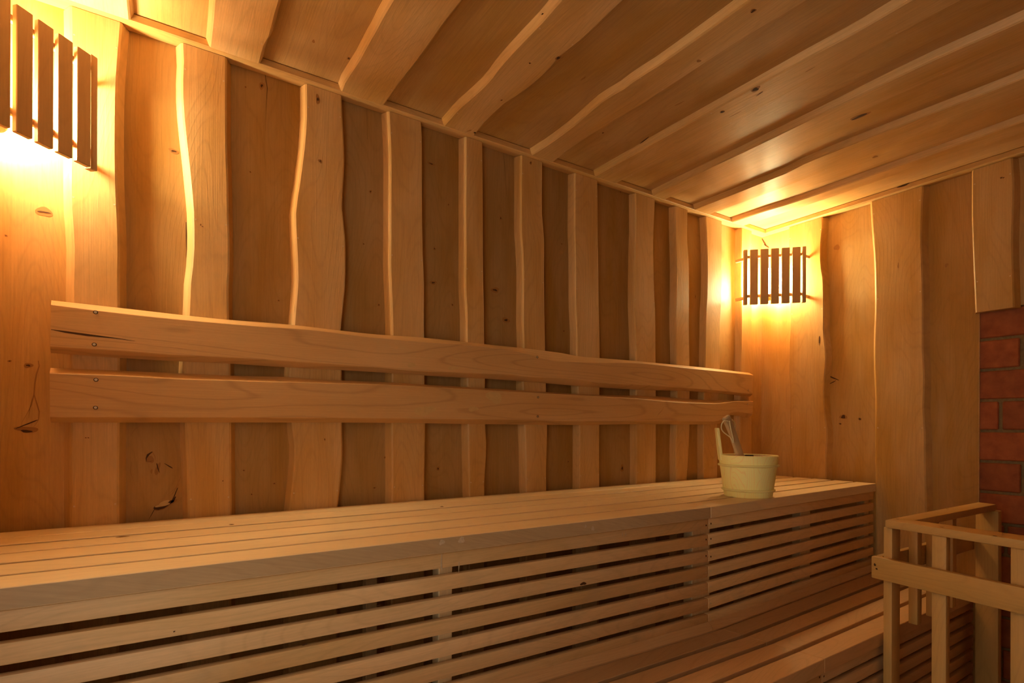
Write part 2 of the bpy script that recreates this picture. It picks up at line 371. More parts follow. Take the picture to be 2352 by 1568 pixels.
mb.box((XL - RELIEF - .1, .002, 0), (XB + .1, .08, ZC + .1), bevel=0)
struct(mb, 'wall_back', 'back wall of vertical live-edge boards over darker planks, behind the long bench', 'wall')

# ================================================================== RIGHT WALL
Fr = lambda a, b, c: Vector((XB - c, -a, b))
def edge_right(s):
    out = []
    for px, py in s:
        p = onX(px, py, XR); out.append((p.z, -p.y))
    return out
mb = MB([W_WALL, KNOT, HALO, PALE, NAIL])
R1 = ([(1812.6,520),(1811,561),(1814.9,700),(1815.7,733),(1813,797),(1812.4,847),(1815.4,894),(1814.9,977),(1819,1046),(1821.8,1094)],
      [(1888.4,498),(1888.9,527),(1885,556),(1884.6,586),(1886.7,620),(1891,646),(1891.5,717),(1891,755),(1896.6,819),(1891,894),(1893.8,949),(1899.9,999),(1896.6,1046),(1897,1099)], .006, .015)
R2 = ([(2000.8,461),(2003,501),(2006.8,552),(2010,603),(2011.3,671),(2011.5,700),(2008.7,797),(2009.5,852),(2012.3,921),(2011.5,1032),(2012.8,1088),(2013.5,1160)],
      [(2119,424.5),(2117,479),(2115.3,555),(2117.9,632),(2118.9,700),(2118.6,783),(2122,880),(2120,935),(2124,1004),(2124,1060),(2126,1134),(2127,1174)], .016, .016)
R3 = ([(2233,389),(2232.7,479),(2235.7,581),(2240.8,700),(2241.4,717)],
      [(2323.7,360),(2327.6,428),(2324.5,555),(2326.3,632),(2328.8,704)], .011, .013)
YBRK = -onX(2248, 900, XB).y
ZBRK = onX(2241.3, 717.5, XR).z
random.seed(5)
fr = []
for k, (s, v) in enumerate(((R1, 1.0), (R2, .97), (R3, .93))):
    L_, R_ = edge_right(s[0]), edge_right(s[1])
    lo = ZBRK if k == 2 else 0.0
    board(mb, Fr, L_, R_, lo, zt_, RELIEF, s[2], s[3], (v, random.uniform(.4, .75), random.random()))
    fr.append((sum(p[1] for p in L_) / len(L_), sum(p[1] for p in R_) / len(R_)))
    for z in (ZT - .06, ZT - .45, EYE + .0):
        if z < lo: continue
        for P_, sgn in ((L_, 1), (R_, -1)):
            a = pchip(clean(P_), [z])[0] + sgn * .008
            mb.spot(Fr(a, z, RELIEF + .0004), Vector((0, 1, 0)), EZ, .005, .005, 4, .1, 8)
# boards further along, beyond the frame
A_ = fr[2][1] + .14
while A_ < 2.5:
    wd = random.uniform(.13, .17)
    mk = lambda c: [(z, c + .006 * math.sin(z * 7 + c * 30)) for z in [ZBRK + (ZT - ZBRK) * i / 8 for i in range(9)]]
    board(mb, Fr, mk(A_), mk(A_ + wd), ZBRK, zt_, RELIEF, .011, .013, (.95, .2, random.random())); A_ += wd + .16
m1, m2, m3 = [(a + b) / 2 for a, b in fr]
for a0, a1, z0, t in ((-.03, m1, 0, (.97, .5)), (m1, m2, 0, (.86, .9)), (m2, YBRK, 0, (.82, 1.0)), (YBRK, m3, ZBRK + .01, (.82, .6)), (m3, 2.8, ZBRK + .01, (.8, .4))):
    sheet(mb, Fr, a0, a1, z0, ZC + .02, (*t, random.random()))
def mark_right(px, py, wpx, hpx, raised=False, rot=0.0, kind='knot'):
    c = onX(px, py, (XR if raised else XB) - .0005); k = (c - Vector((0, -CAMD, EYE))).dot(fw) / FOC
    w_, h_ = wpx * k * 1.3, hpx * k; ey = Vector((0, -1, 0)); up_ = Vector((-.0004, 0, 0))
    if kind == 'knot':
        mb.spot(c, ey, EZ, w_ * 1.5, h_ * 1.6, 2, .25, 16, rot); mb.spot(c + up_, ey, EZ, w_, h_, 1, .35, 14, rot)
    else: mb.spot(c + (up_ if kind == 'dark' else Vector()), ey, EZ, w_, h_, 1 if kind == 'dark' else 2, .25, 14, rot)
for a in [(1922,568,9,14,False,0,'halo'),(1937,957,8,7),(1930,973,3,3),(1975,962,4,4),(1915,868,18,3,False,-.5,'dark'),(1912,878,14,2,False,.4,'dark'),(1882,781,2,14,True,0,'knot'),(2063,610,2.5,12,True,0,'halo'),(2174,609,5,9,False,0,'halo'),
          (1755,556,3,22,False,.5,'dark'),(1761,565,12,3,False,-.7,'dark'),(2300,408,3,2.5,True),(2305,408,2,2,True)]: mark_right(*a)
mb.box((XB + .002, YEND, ZBRK + .012), (XB + .08, .05, ZC + .1), bevel=0)
mb.box((XB + .002, -YBRK, 0), (XB + .08, .05, ZBRK + .012), bevel=0)
# cut edges of the cladding round the masonry
mb.box((XB + .001, -YBRK - .002, 0), (XB + .03, -YBRK + .01, ZBRK + .01), bevel=0)
struct(mb, 'wall_right', 'right wall of wavy-edged vertical boards beside the bench end and above the bricks', 'wall')

# brick masonry set into the right wall
mb = MB([BRICK, MORTAR])
pit = onX(2250, 780.5, XB).z - onX(2250, 850.0, XB).z
xb = XB + .006
top = ZBRK + .03
z1 = onX(2250, 780.5, XB).z
rows_ = [z1 + pit * 1 - .013 + .0 - pit * 0 - i * pit for i in range(-1, 14)]
random.seed(3)
ystart = [onX(2250, 900, xb).y + .0]
joints = {0: [2348], 1: [2344], 2: [2420], 3: [2297.5], 4: [2440], 5: [2350]}
for i in range(16):
    zlo = z1 - i * pit + .005; zhi = zlo + pit - .011
    if zhi < 0.01: break
    if i == 0: zhi = min(zhi, top)
    js = [-YBRK + .03]
    first = {0: 2395, 1: 2346, 2: 2400, 3: 2297.5, 4: 2400, 5: 2349.5, 6: 2390, 7: 2310}.get(i, random.choice([2300, 2350, 2400]))
    y = onX(first, 900, xb).y; js.append(y)
    full = .24 if True else 0
    while y > YEND:
        y -= .25; js.append(y)
    for a, b in zip(js, js[1:]):
        v = random.uniform(.8, 1.12)
        if v: mb.box((xb, b + .006, zlo), (xb + .06, a - .006, zhi), bevel=.004, tint=(v, 0, 0))
mb.box((xb + .009, YEND, 0), (xb + .075, -YBRK + .03, top), bevel=0, mi=1)
struct(mb, 'wall_stove', 'red brick masonry with sandy mortar set into the right wall behind the railing', 'brick wall')

# ================================================================== LEFT WALL, FLOOR
mb = MB([W_WALL]); Fl = lambda a, b, c: Vector((XL - RELIEF + c, -a, b))
a = .06; random.seed(9); FILL_GAP, FILL_GAP2 = .95, 2.0  # unseen wall opening, placed and sized to let fill light in
while a < FILL_GAP - .16:
    wd = random.uniform(.12, .15); mk = lambda c: [(z, c + .008 * math.sin(z * 6 + c * 21)) for z in [ZT * i / 8 for i in range(9)]]
    board(mb, Fl, mk(a), mk(a + wd), 0, zt_, RELIEF, .012, .012, (1, .2, random.random()), nseg=20); a += wd + random.uniform(.1, .16)
sheet(mb, Fl, -.02, FILL_GAP, 0, ZC + .02, (.85, .4, .3))
mb.box((XL - RELIEF - .08, -FILL_GAP, 0), (XL - RELIEF - .002, .05, ZC + .1), bevel=0)
sheet(mb, Fl, FILL_GAP2, -YEND, 0, ZC + .02, (.85, .4, .6)); mb.box((XL - RELIEF - .08, YEND, 0), (XL - RELIEF - .002, -FILL_GAP2, ZC + .1), bevel=0)
struct(mb, 'wall_left', 'left wall of vertical live-edge boards beside the near lamp', 'wall')
mb = MB([W_WALL]); random.seed(13)
Ff = lambda a, b, c: Vector((a, YEND + c, b)); a = XL + .1
while a < XR - .2:
    wd = random.uniform(.13, .18); mk = lambda c: [(z, c + .008 * math.sin(z * 6 + c * 21)) for z in [ZT * i / 8 for i in range(9)]]
    board(mb, Ff, mk(a + wd), mk(a), 0, zt_, RELIEF, -.012, -.012, (1, .2, random.random()), nseg=20); a += wd + random.uniform(.1, .16)
sheet(mb, Ff, XL - RELIEF - .05, XB + .05, 0, ZC + .02, (.85, .4, .3)); mb.box((XL - RELIEF - .05, YEND - .08, 0), (XB + .1, YEND - .002, ZC + .1), bevel=0)
struct(mb, 'wall_front', 'front wall of vertical live-edge boards behind the viewer', 'wall')
mb = MB([TILE]); mb.box((XL - .15, YEND, -.06), (XB + .15, .06, 0), bevel=0)
struct(mb, 'floor', 'dark tiled floor under the benches', 'floor')

# ================================================================== CEILING
Fc = lambda a, b, c: Vector((a, -b, ZC - c))
def edge_ceil(s):
    out = []
    for px, py in s:
        p = onZ(px, py, ZC - CREL); out.append((-p.y, p.x))
    return out
TRD = .047
mb = MB([W_CEIL, KNOT, HALO, PALE, NAIL])
CB = [
 ([(150,0),(140,-30)], [(298,39.4),(294,0)]),
 ([(482,104.4),(487.3,53),(491.6,0)], [(598,141.7),(604.5,113),(621.6,79),(630,42.6),(643,0)]),
 ([(784.5,207.7),(789.9,191.7),(804.8,168),(828,132),(847,96),(864.4,66),(881.5,32),(900,4)], [(883,239.5),(914,196),(938,166),(976.5,115),(1002,79),(1027.6,43.4),(1063,0)]),
 ([(1022.4,285.7),(1053,251),(1083.7,224.5),(1122,189),(1134.7,171),(1160,140),(1206,90.6),(1239,57.4),(1289,0)], [(1090,310),(1124.5,270),(1155,242),(1193,217),(1231.6,187.5),(1264.8,155.6),(1285,131),(1328.6,98),(1433,0)]),
 ([(1224.5,354),(1270,325),(1308,297),(1346,265),(1384.7,232),(1435.7,201.5),(1466,178.6),(1500,159),(1608.7,83),(1724.6,0)], [(1270.5,372.5),(1321,334),(1384.7,293),(1500,224),(1681,105),(1855,0)]),
 ([(1370,403),(1396,388),(1432,368),(1466,350),(1500,329.6),(1645,250),(1862,130.4),(1971,72.4),(2094,0)], [(1418,420),(1545,356.4),(1640,306),(1753,245)]),
 ([(1502,448),(1560,419),(1681,362),(1862,275),(2123,148.5),(2352,47)], [(1531,456.5),(1700,381)]),
 ([(1598,480),(1700,440),(1800,400),(1859,371),(2050,296),(2352,180)], [(1631.7,491.7),(1800,430)]),
 ([(1686.7,508.7),(1760.7,484),(1800,472.5),(1868,450),(2043,389),(2352,279)], [(1713,517),(1900,456)]),
]
random.seed(21); mids = []
cv = [1.0, 1.0, .97, .95, .92, .93, .97, 1.0, 1.02]
for k, (l, r) in enumerate(CB):
    L_, R_ = edge_ceil(l), edge_ceil(r)
    for S in (L_, R_):
        S.sort(); xlast = S[-1][1]
        ext = S[-1][0]; 
        for bb in (.35, .75, 1.2, 1.8, 2.7):
            if bb > ext + .2: S.append((bb, xlast + .008 * math.sin(bb * 5 + k)))
    board(mb, Fc, L_, R_, TRD, -YEND, CREL, .009, .009, (cv[k], random.uniform(.05, .35), random.random()), nseg=60)
    mids.append((sum(p[1] for p in L_[:3]) / 3 + sum(p[1] for p in R_[:3]) / 3) / 2)
    for bb in (.14, .6, 1.1):
        for P_, sgn in ((L_, 1), (R_, -1)):
            a = pchip(clean(P_), [bb])[0] + sgn * .008
            mb.spot(Fc(a, bb, CREL + .0004), EX, Vector((0, 1, 0)), .005, .005, 4, .1, 8)
mids = [XL - .1] + mids + [XB + .05]
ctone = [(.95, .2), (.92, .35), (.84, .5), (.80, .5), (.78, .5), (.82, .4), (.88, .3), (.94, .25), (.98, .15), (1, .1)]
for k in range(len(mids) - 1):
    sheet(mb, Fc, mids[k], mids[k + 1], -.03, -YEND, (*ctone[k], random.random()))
def mark_ceil(px, py, wpx, hpx, raised=False, rot=0.0, kind='knot'):
    c = onZ(px, py, ZC - (CREL if raised else 0) - .0005); k = (c - Vector((0, -CAMD, EYE))).dot(fw) / FOC
    w_, h_ = wpx * k * 1.2, hpx * k * 2.0; dn = Vector((0, 0, -.0004)); ey = Vector((0, 1, 0))
    if kind == 'knot':
        mb.spot(c, EX, ey, w_ * 1.5, h_ * 1.5, 2, .25, 16, rot); mb.spot(c + dn, EX, ey, w_, h_, 1, .35, 14, rot)
    else: mb.spot(c + (dn if kind == 'dark' else Vector()), EX, ey, w_, h_, 1 if kind == 'dark' else 2, .25, 14, rot)
for a in [(1975,267,9,14,True),(1735,205,9,8,True),(1659,257,5,4,True),(2232,235,6,3,False),(1730,25,6,5,True),(1090.5,304.5,5,3,True,0,'dark'),(1078,300,3,6,True,.4,'halo'),(1282,133,5,6,True),(1385,305,2.5,2,False),(801,134,4,3),(1217,145,3,2,True),(1246,32,2.5,2,True),(1152,230,2.5,2,True),(1480,322,3,16,False,-.2,'dark'),(2010,360,10,5,False,0,'halo'),(1605,140,8,5,True,0,'halo'),(1560,238,2.5,12,True,.1,'halo'),(1745,215,2,12,True,-.2,'dark'),(1690,262,2,14,True,.05,'halo'),(1860,160,2,12,True,0,'halo'),(1340,180,4,8,False,0,'halo'),(1180,120,3,6,False,0,'halo'),(720,95,5,6,False,0,'halo')]: mark_ceil(*a)
mb.box((XL - .15, YEND, ZC + .002), (XB + .1, .05, ZC + .09), bevel=0)
struct(mb, 'ceiling', 'ceiling of broad live-edge boards running away from the back wall', 'ceiling')

# trims under the ceiling
mb = MB([W_WALL, KNOT]); mb.box((XL - RELIEF, -TRD, ZT), (XB, -.0005, ZC - .0005), bevel=.003, axis=0, tint=(1, .15, .4))
struct(mb, 'trim_1', 'square wooden trim strip between the ceiling and the back wall', 'trim')
mb = MB([W_WALL, KNOT]); mb.box((XB - TRD, YEND, ZT), (XB - .0005, -TRD - .001, ZC - .0005), bevel=.003, axis=1, tint=(1, .25, .7))
c = onX(2075, 424, XB - TRD); mb.spot(c + Vector((-.0006, 0, -.003)), Vector((0, -1, 0)), EZ, .05, .008, 1, .3, 14)
struct(mb, 'trim_2', 'square wooden trim strip between the ceiling and the right wall', 'trim')

# ================================================================== BACKREST BOARDS
def rest_board(name, label, tb, tf, bf, bb, tint, screws, crack=None, stains=()):
    YB_, YF = -RELIEF - .001, -.064
    o = thing(name, label, 'backrest board', (1.0, -RELIEF, EYE), 'live-edge backrest boards on the back wall')
    mb = MB([W_REST, KNOT, PALE, HALO])
    S = []
    for pts, y in ((tb, YB_), (tf, YF), (bf, YF), (bb, YB_)):
        S.append(clean([(onY(px, py, y).x, onY(px, py, y).z) for px, py in pts]))
    n = 90; rows = []
    x0s = [s[0][0] for s in S]; x1s = [s[-1][0] for s in S]
    for i in range(n + 1):
        f = i / n; row = []; uvs = []
        for s, y, a, b in zip(S, (YB_, YF, YF, YB_), x0s, x1s):
            x = a + (b - a) * f; z = pchip(s, [x])[0]; row.append(Vector((x, y, z)))
        ring = []
        t0, t1, b1, b0 = row
        ctr = (t1 + b1) / 2
        seq = [t0, t1 + (t0 - t1).normalized() * .0015, t1.lerp(b1, .012), b1.lerp(t1, .012), b1 + (b0 - b1).normalized() * .0015, b0]
        rows.append([mb.bm.verts.new(p) for p in seq])
    off = random.uniform(0, 40)
    def uvf(v): return (v.co.x + off, v.co.z + v.co.y * .7 + off * .37)
    for a, b in zip(rows, rows[1:]):
        for k in range(6):
            q = [a[k], a[(k + 1) % 6], b[(k + 1) % 6], b[k]]
            mb.face(q, [uvf(v) for v in q], tint, 0, True)
    for r in (rows[0][::-1], rows[-1]): mb.face(r, [uvf(v) for v in r], tint, 0)
    if crack:
        pts = [onY(px, py, YF - .0006) for px, py, _ in crack]; ws = [w_ for *_, w_ in crack]
        for (p, wa), (q, wb) in zip(zip(pts, ws), list(zip(pts, ws))[1:]):
            mb.face([mb.bm.verts.new(v) for v in (p - EZ * wa, q - EZ * wb, q + EZ * wb, p + EZ * wa)], [(0, 0)] * 4, (1, 0, 0), 1)
    for px, py, w_, h_, mi in stains:
        c = onY(px, py, YF - .0005); k = (c - Vector((0, -CAMD, EYE))).dot(fw) / FOC
        mb.spot(c, EX, EZ, w_ * k * 1.3, h_ * k, mi, .3, 14)
    part(mb, 'plank', o, recalc=True)
    for px, py in screws:
        c = onY(px, py, YF); m2 = MB([STEEL, KNOT])
        ring0 = [m2.bm.verts.new(c + Vector((.0052 * math.cos(i * PI / 6), -.0004, .0046 * math.sin(i * PI / 6)))) for i in range(12)]
        m2.face(ring0[::-1], [(0, 0)] * 12, (1, 0, 0), 1)
        r1 = [m2.bm.verts.new(c + Vector((.0036 * math.cos(i * PI / 6), -.0008, .0034 * math.sin(i * PI / 6)))) for i in range(12)]
        r2 = [m2.bm.verts.new(c + Vector((.0030 * math.cos(i * PI / 6), -.0022, .0028 * math.sin(i * PI / 6)))) for i in range(12)]
        for i in range(12): m2.face([r1[i], r2[i], r2[(i + 1) % 12], r1[(i + 1) % 12]], [(0, 0)] * 4, (1, 0, 0), 0, True)
        m2.face(r2[::-1], [(0, 0)] * 12, (1, 0, 0), 0)
        part(m2, 'screw', o, recalc=True)
    return o
rest_board('backrest_board', 'upper wavy-edged backrest board with a long split at its left end', 
 [(118,689.5),(272.7,706.5),(500,732),(662,745),(850,766.5),(975.7,775.5),(1112,790),(1202.6,799.6),(1286.7,810),(1330,818),(1462,829),(1598,842),(1720.8,856)],
 [(117,699),(277,719),(400,732),(500,741),(581,748),(720,758),(850,774),(956,784),(1084,793),(1169.5,803),(1212,813),(1276,829),(1350,832),(1481,835),(1609,848),(1730.3,861)],
 [(115,796),(277,805.6),(400,815),(500,819.4),(613,825.8),(850,841.8),(956.5,851.4),(1084,856.7),(1169.5,860),(1222.8,866.3),(1297,868.4),(1385,880),(1491.7,885),(1619.5,894),(1728,904.6)],
 [(116.7,810.5),(255.6,820.5),(362,827),(538.5,835.4),(655.6,843),(850,853.5),(1020,865),(1116,869.5),(1254.8,880),(1350,888),(1470,895),(1583,898),(1723,910)],
 (1.0, .1, .21), [(219.5,717),(216.5,791),(1234,820),(1719,896)],
 [(117,756.5,.0006),(150,762,.0022),(200,769,.0026),(265,776.5,.0010),(310,783,.0003)], [(945,838,14,12,2),(1040,845,20,10,2)])
rest_board('backrest_board', 'lower wavy-edged backrest board, notched underneath at the right end behind the bucket',
 [(116,844.6),(277,851.4),(500,861),(527.8,862.5),(666,866),(741,871.6),(900,878),(975.7,883),(1127,892),(1350,905.7),(1506.6,910),(1619.5,918.4),(1704.8,919),(1729,921)],
 [(114,856.7),(277,862.5),(426,870.6),(500,872.7),(613,876),(719.6,879),(900,884),(1100,895),(1350,909),(1449,914.5),(1577,925),(1641,927),(1700.5,921),(1730,922)],
 [(115,958.6),(500,958.6),(613,959),(900,960.7),(1084,962.8),(1169.5,963.6),(1350,967.5),(1548,966.5),(1644,967.7),(1661,960.7),(1676,948),(1693,945.8),(1729,950.7)],
 [(116.7,970.3),(500,970),(900,970.7),(1116,974),(1314,975.6),(1463,974),(1622.8,974.5),(1652.6,972.4),(1667.6,961.8),(1678,953),(1700,956),(1720.8,959.6)],
 (.97, .15, .58), [(220.5,872),(219.5,936),(1236,912),(1235,956),(1717,928)], [(1524,935,.0003),(1520,943,.0006),(1513,950,.0006),(1509,957,.0003)],
 [(975,943,40,22,2),(1136,912,30,28,2),(1087,939,18,12,2)])

# ================================================================== UPPER BENCH
F0 = onZ(0, 1350.2, ZBENCH); Fj = onZ(1632.6, 1164, ZBENCH); Fe = onZ(2008.6, 1110.3, ZBENCH)
XE = XR - .012
def front_y(x):
    if x < Fj.x: return F0.y + (Fj.y - F0.y) * (x - F0.x) / (Fj.x - F0.x)
    return Fj.y + (Fe.y - Fj.y) * (x - Fj.x) / (Fe.x - Fj.x)
YBK = -RELIEF - .004
ub = thing('upper_bench', 'long upper wooden sauna bench with slatted seat and slatted front along the back wall', 'bench', (1.2, -.35, 0))
jb = onZ(1397, 1118, ZBENCH); slant = (jb.x - Fj.x) / (jb.y - Fj.y)
def jx(y): return Fj.x + slant * (y - Fj.y)
random.seed(31)
def slats_top(x0f, x1f, nb, yb, yf, z, th, gap, face_h, tints, mats, fr=None):
    mb = MB(mats); fr = fr or [i / nb for i in range(nb + 1)]; gp = [0] + (gap if isinstance(gap, list) else [gap] * (nb - 1)) + [0]
    for k in range(nb):
        def yy(x, f): return yb(x) + (yf(x) - yb(x)) * f
        f0, f1 = fr[k], fr[k + 1]
        quad = []
        for xf, f, s in ((x0f, f0, -1), (x1f, f0, -1), (x1f, f1, 1), (x0f, f1, 1)):
            x = xf(0); 
            for _ in range(4): x = xf(yy(x, f))
            y = yy(x, f)
            if k == nb - 1 and s == 1: pass
            elif k == 0 and s == -1: pass
            else: y += gp[k if s == -1 else k + 1] / 2 * s
            quad.append((x, y))
        h = face_h if k == nb - 1 else th
        q = [quad[3], quad[2], quad[1], quad[0]]
        nf = len(mb.bm.faces)
        mb.prism([(x, y, z - h) for x, y in q], [(x, y, z) for x, y in q], axis=0, bevel=.0013, seg=1, tint=tints(k))
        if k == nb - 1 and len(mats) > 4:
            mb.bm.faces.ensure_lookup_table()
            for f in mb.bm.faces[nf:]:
                if f.normal.y < -.9: f.material_index = 4  # slat's front face is darker and greyer than its top
    return mb
FH = .0355; GAPS = [.006, .018, .012, .0175, .0135]; FRAC = [0, .161, .321, .485, .662, .839, 1]
XLB = XL + .005
mbl = slats_top(lambda y: XLB, lambda y: jx(y) - .0012, 6, lambda x: YBK, front_y, ZBENCH, .034, GAPS, FH, lambda k: (1.0 + random.uniform(-.05, .05), random.uniform(0, .25), random.random()), [W_BENCH, KNOT, HALO, DRIP, W_EDGE], FRAC)
for px, py, w_, h_ in ((281,1232,20,4),(532,1204,9,4),(1015,1163,8,3)):
    c = onZ(px, py, ZBENCH + .0006); k = (c - Vector((0, -CAMD, EYE))).dot(fw) / FOC
    mbl.spot(c, EX, Vector((0, 1, 0)), w_ * k * 1.2, h_ * k * 3.2, 2, .2, 16); mbl.spot(c + Vector((0, 0, .0004)), EX, Vector((0, 1, 0)), w_ * k * .6, h_ * k * 1.6, 1, .4, 12)
mbr = slats_top(lambda y: jx(y) + .0012, lambda y: XE, 6, lambda x: YBK, front_y, ZBENCH, .034, GAPS, FH, lambda k: (.97 + random.uniform(-.05, .05), random.uniform(0, .3), random.random()), [W_BENCH, KNOT, HALO], FRAC)
part(mbr, 'seat_panel', ub)
# slatted front: boards standing a little behind the seat's edge
SH, PITCH = .0345, .0503
def front_slats(x0, x1, yfun, ztop, n, thick, mats, tintf, setback=.008, nails=()):
    mb = MB(mats)
    for k in range(n):
        zt0 = ztop - k * PITCH - random.uniform(0, .0015); zl = zt0 - SH
        if zl < 0.0: break
        ya, yb_ = yfun(x0) + setback, yfun(x1) + setback
        low = [(x0, ya, zl), (x1, yb_, zl), (x1, yb_ + thick, zl), (x0, ya + thick, zl)]
        mb.prism(low, [(x, y, zt0) for x, y, _ in low], axis=0, bevel=.0025, seg=2, tint=tintf(k))
        for nx in nails:
            c = Vector((nx, yfun(nx) + setback - .0006, zl + SH * .5 + random.uniform(-.004, .004)))
            mb.spot(c, EX, EZ, .006, .006, 1 if k < 3 else 2, .15, 10)
    return mb
ftr = lambda k: (1.07 + random.uniform(-.12, .1), random.uniform(.1, .7), random.random())
ft = lambda k: (1.04 + random.uniform(-.1, .1), random.uniform(0, .55), random.random())
ZF = ZBENCH - FH - .0012
NSL = 7
mbf = front_slats(XLB, Fj.x - .001, front_y, ZF, NSL, .018, [W_FRONT, KNOT, NAIL, DRIP], ft, nails=(Fj.x - .012,))
for px, py, w_, h_ in ((1340,1340,12,8),(870,1390,8,3),(400,1450,3,3),(700,1480,8,4)):
    d = ray(px, py); best = min((abs(d.y * t - CAMD - front_y(d.x * t) - .0072), t) for t in [i / 500 for i in range(200, 1500)])
    t = best[1]; c = Vector((d.x * t, front_y(d.x * t) + .0072, EYE + d.z * t)); mbf.spot(c, EX, EZ, w_ * t / FOC * 1.3, h_ * t / FOC, 1, .4, 12)
def front_pt(px, py, out):
    d = ray(px, py); t = min((abs(d.y * t - CAMD - front_y(d.x * t) + out), t) for t in [i / 2000 for i in range(800, 6000)])[1]
    return Vector((d.x * t, front_y(d.x * t) - out, EYE + d.z * t)), t
for px, py, w_, h_ in ((1014,1293,4,34),(1054,1300,2,26),(1430,1227,2,9),(1437,1226,2,10),(1015,1245,10,14),(1060,1240,16,12),(1362,1213,6,14),(1345,1208,4,9)):
    fas = py < 1255 and not (px > 1400)
    c, t = front_pt(px, py, .0006 if fas else -.0074); (mbl if fas else mbf).spot(c, EX, EZ, w_ * t / FOC * 1.2, h_ * t / FOC, 3, .4, 12)
part(mbl, 'seat_panel', ub); part(mbf, 'front_panel', ub)
part(front_slats(Fj.x + .001, XE, front_y, ZF, NSL, .018, [W_FRONT, KNOT, NAIL], ftr, nails=(Fj.x + .012,)), 'front_panel', ub)
ZBOT = ZF - (NSL - 1) * PITCH - SH
# posts behind the front slats and beams
def postbox(x0, x1, y0, y1, z0, z1, parent, name, mat=W_BENCH):
    mb = MB([mat]); mb.box((x0, y0, z0), (x1, y1, z1), axis=2, bevel=.002, tint=rtint(1.02)); part(mb, name, parent)
for px0, px1 in ((1009, 1041), (1591, 1632.5), (1842, 1862)):
    p = on_line(px0, (F0.x, F0.y + .028), (Fj.x, Fj.y + .028)) if px1 < 1640 else on_line(px0, (Fj.x, Fj.y + .028), (Fe.x, Fe.y + .028))
    q = on_line(px1, (F0.x, F0.y + .028), (Fj.x, Fj.y + .028)) if px1 < 1640 else on_line(px1, (Fj.x, Fj.y + .028), (Fe.x, Fe.y + .028))
    y0 = max(p.y, q.y)
    postbox(p.x, q.x, y0, y0 + .035, 0, ZBENCH - .037, ub, 'support_post')
    postbox(p.x, q.x, -.09, -.055, 0, ZBENCH - .032, ub, 'support_post')
postbox(XLB, XLB + .04, front_y(XLB) + .03, front_y(XLB) + .065, 0, ZBENCH - .037, ub, 'support_post')
postbox(XE - .045, XE - .003, front_y(XE) + .027, front_y(XE) + .06, 0, ZBENCH - .037, ub, 'support_post')
for p0, p1, y in ((XLB, XE, -.075),):
    pass

# ================================================================== LOWER BENCH
lf0 = onZ(1786, 1561.5, ZLOW); lf1 = onZ(1950, 1489, ZLOW); lf2 = onZ(2203, 1372.6, ZLOW)
def low_front(x): return lf0.y + (lf2.y - lf0.y) * (x - lf0.x) / (lf2.x - lf0.x)
def low_back(x): return front_y(x) - .010
print('lower front', lf0, lf1, lf2, 'back', onZ(1639, 1438, ZLOW), onZ(1450, 1494.5, ZLOW), 'bench', F0, Fj, Fe, 'slant', slant, 'ZBOT', ZBOT, ZLOW)
lb = thing('lower_bench', 'lower wooden step bench of four wide dark slats in front of the upper bench', 'bench', (1.2, -.8, 0))
ljf = onZ(1894, 1512.6, ZLOW); ljb = onZ(1640, 1439, ZLOW); lsl = (ljb.x - ljf.x) / (ljb.y - ljf.y)
def ljx(y): return ljf.x + lsl * (y - ljf.y)
random.seed(41)
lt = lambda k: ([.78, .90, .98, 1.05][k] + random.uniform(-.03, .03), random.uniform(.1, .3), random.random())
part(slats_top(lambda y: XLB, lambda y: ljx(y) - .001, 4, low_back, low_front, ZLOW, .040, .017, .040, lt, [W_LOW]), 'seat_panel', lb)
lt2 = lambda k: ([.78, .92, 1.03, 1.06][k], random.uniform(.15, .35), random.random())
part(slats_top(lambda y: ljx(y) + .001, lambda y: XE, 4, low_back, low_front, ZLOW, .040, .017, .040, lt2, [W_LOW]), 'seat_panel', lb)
zf2 = ZLOW - .0372
part(front_slats(XLB, ljf.x - .001, low_front, zf2, 9, .018, [W_FRONT, KNOT, NAIL], ft, nails=(ljf.x - .012,)), 'front_panel', lb)
part(front_slats(ljf.x + .001, XE, low_front, zf2, 9, .018, [W_LOW, KNOT, NAIL], ft, nails=(ljf.x + .012,)), 'front_panel', lb)
for x in (XLB + .01, .55, ljf.x - .02, 2.1, XE - .05):
    postbox(x, x + .04, low_front(x) + .03, low_front(x) + .065, 0, ZLOW - .037, lb, 'support_post')
    postbox(x, x + .04, front_y(x) - .10, front_y(x) - .06, 0, ZLOW - .031, lb, 'support_post')
# moulding in the angle between the two benches
mb = MB([W_LOW]); random.seed(44)
for x0, x1 in ((XLB, Fj.x - .001), (Fj.x + .001, XE)):
    ya, yb_ = front_y(x0) + .0075, front_y(x1) + .0075
    sec = [(0, .0), (-.017, 0), (-.018, .005), (-.013, .014), (-.006, .022), (0, .026)]
    off = random.uniform(0, 40); tint = (.95, .2, random.random())
    A_ = [mb.bm.verts.new((x0, ya + dy, ZLOW + .0006 + dz)) for dy, dz in sec]; B_ = [mb.bm.verts.new((x1, yb_ + dy, ZLOW + .0006 + dz)) for dy, dz in sec]
    for k in range(len(sec)):
        j = (k + 1) % len(sec); q = [A_[k], A_[j], B_[j], B_[k]]
        mb.face(q, [(v.co.x + off, v.co.y + v.co.z + off) for v in q], tint, 0, True)
    mb.face(A_, [(0, 0)] * 6, tint); mb.face(B_[::-1], [(0, 0)] * 6, tint)
part(mb, 'moulding', lb, recalc=True)

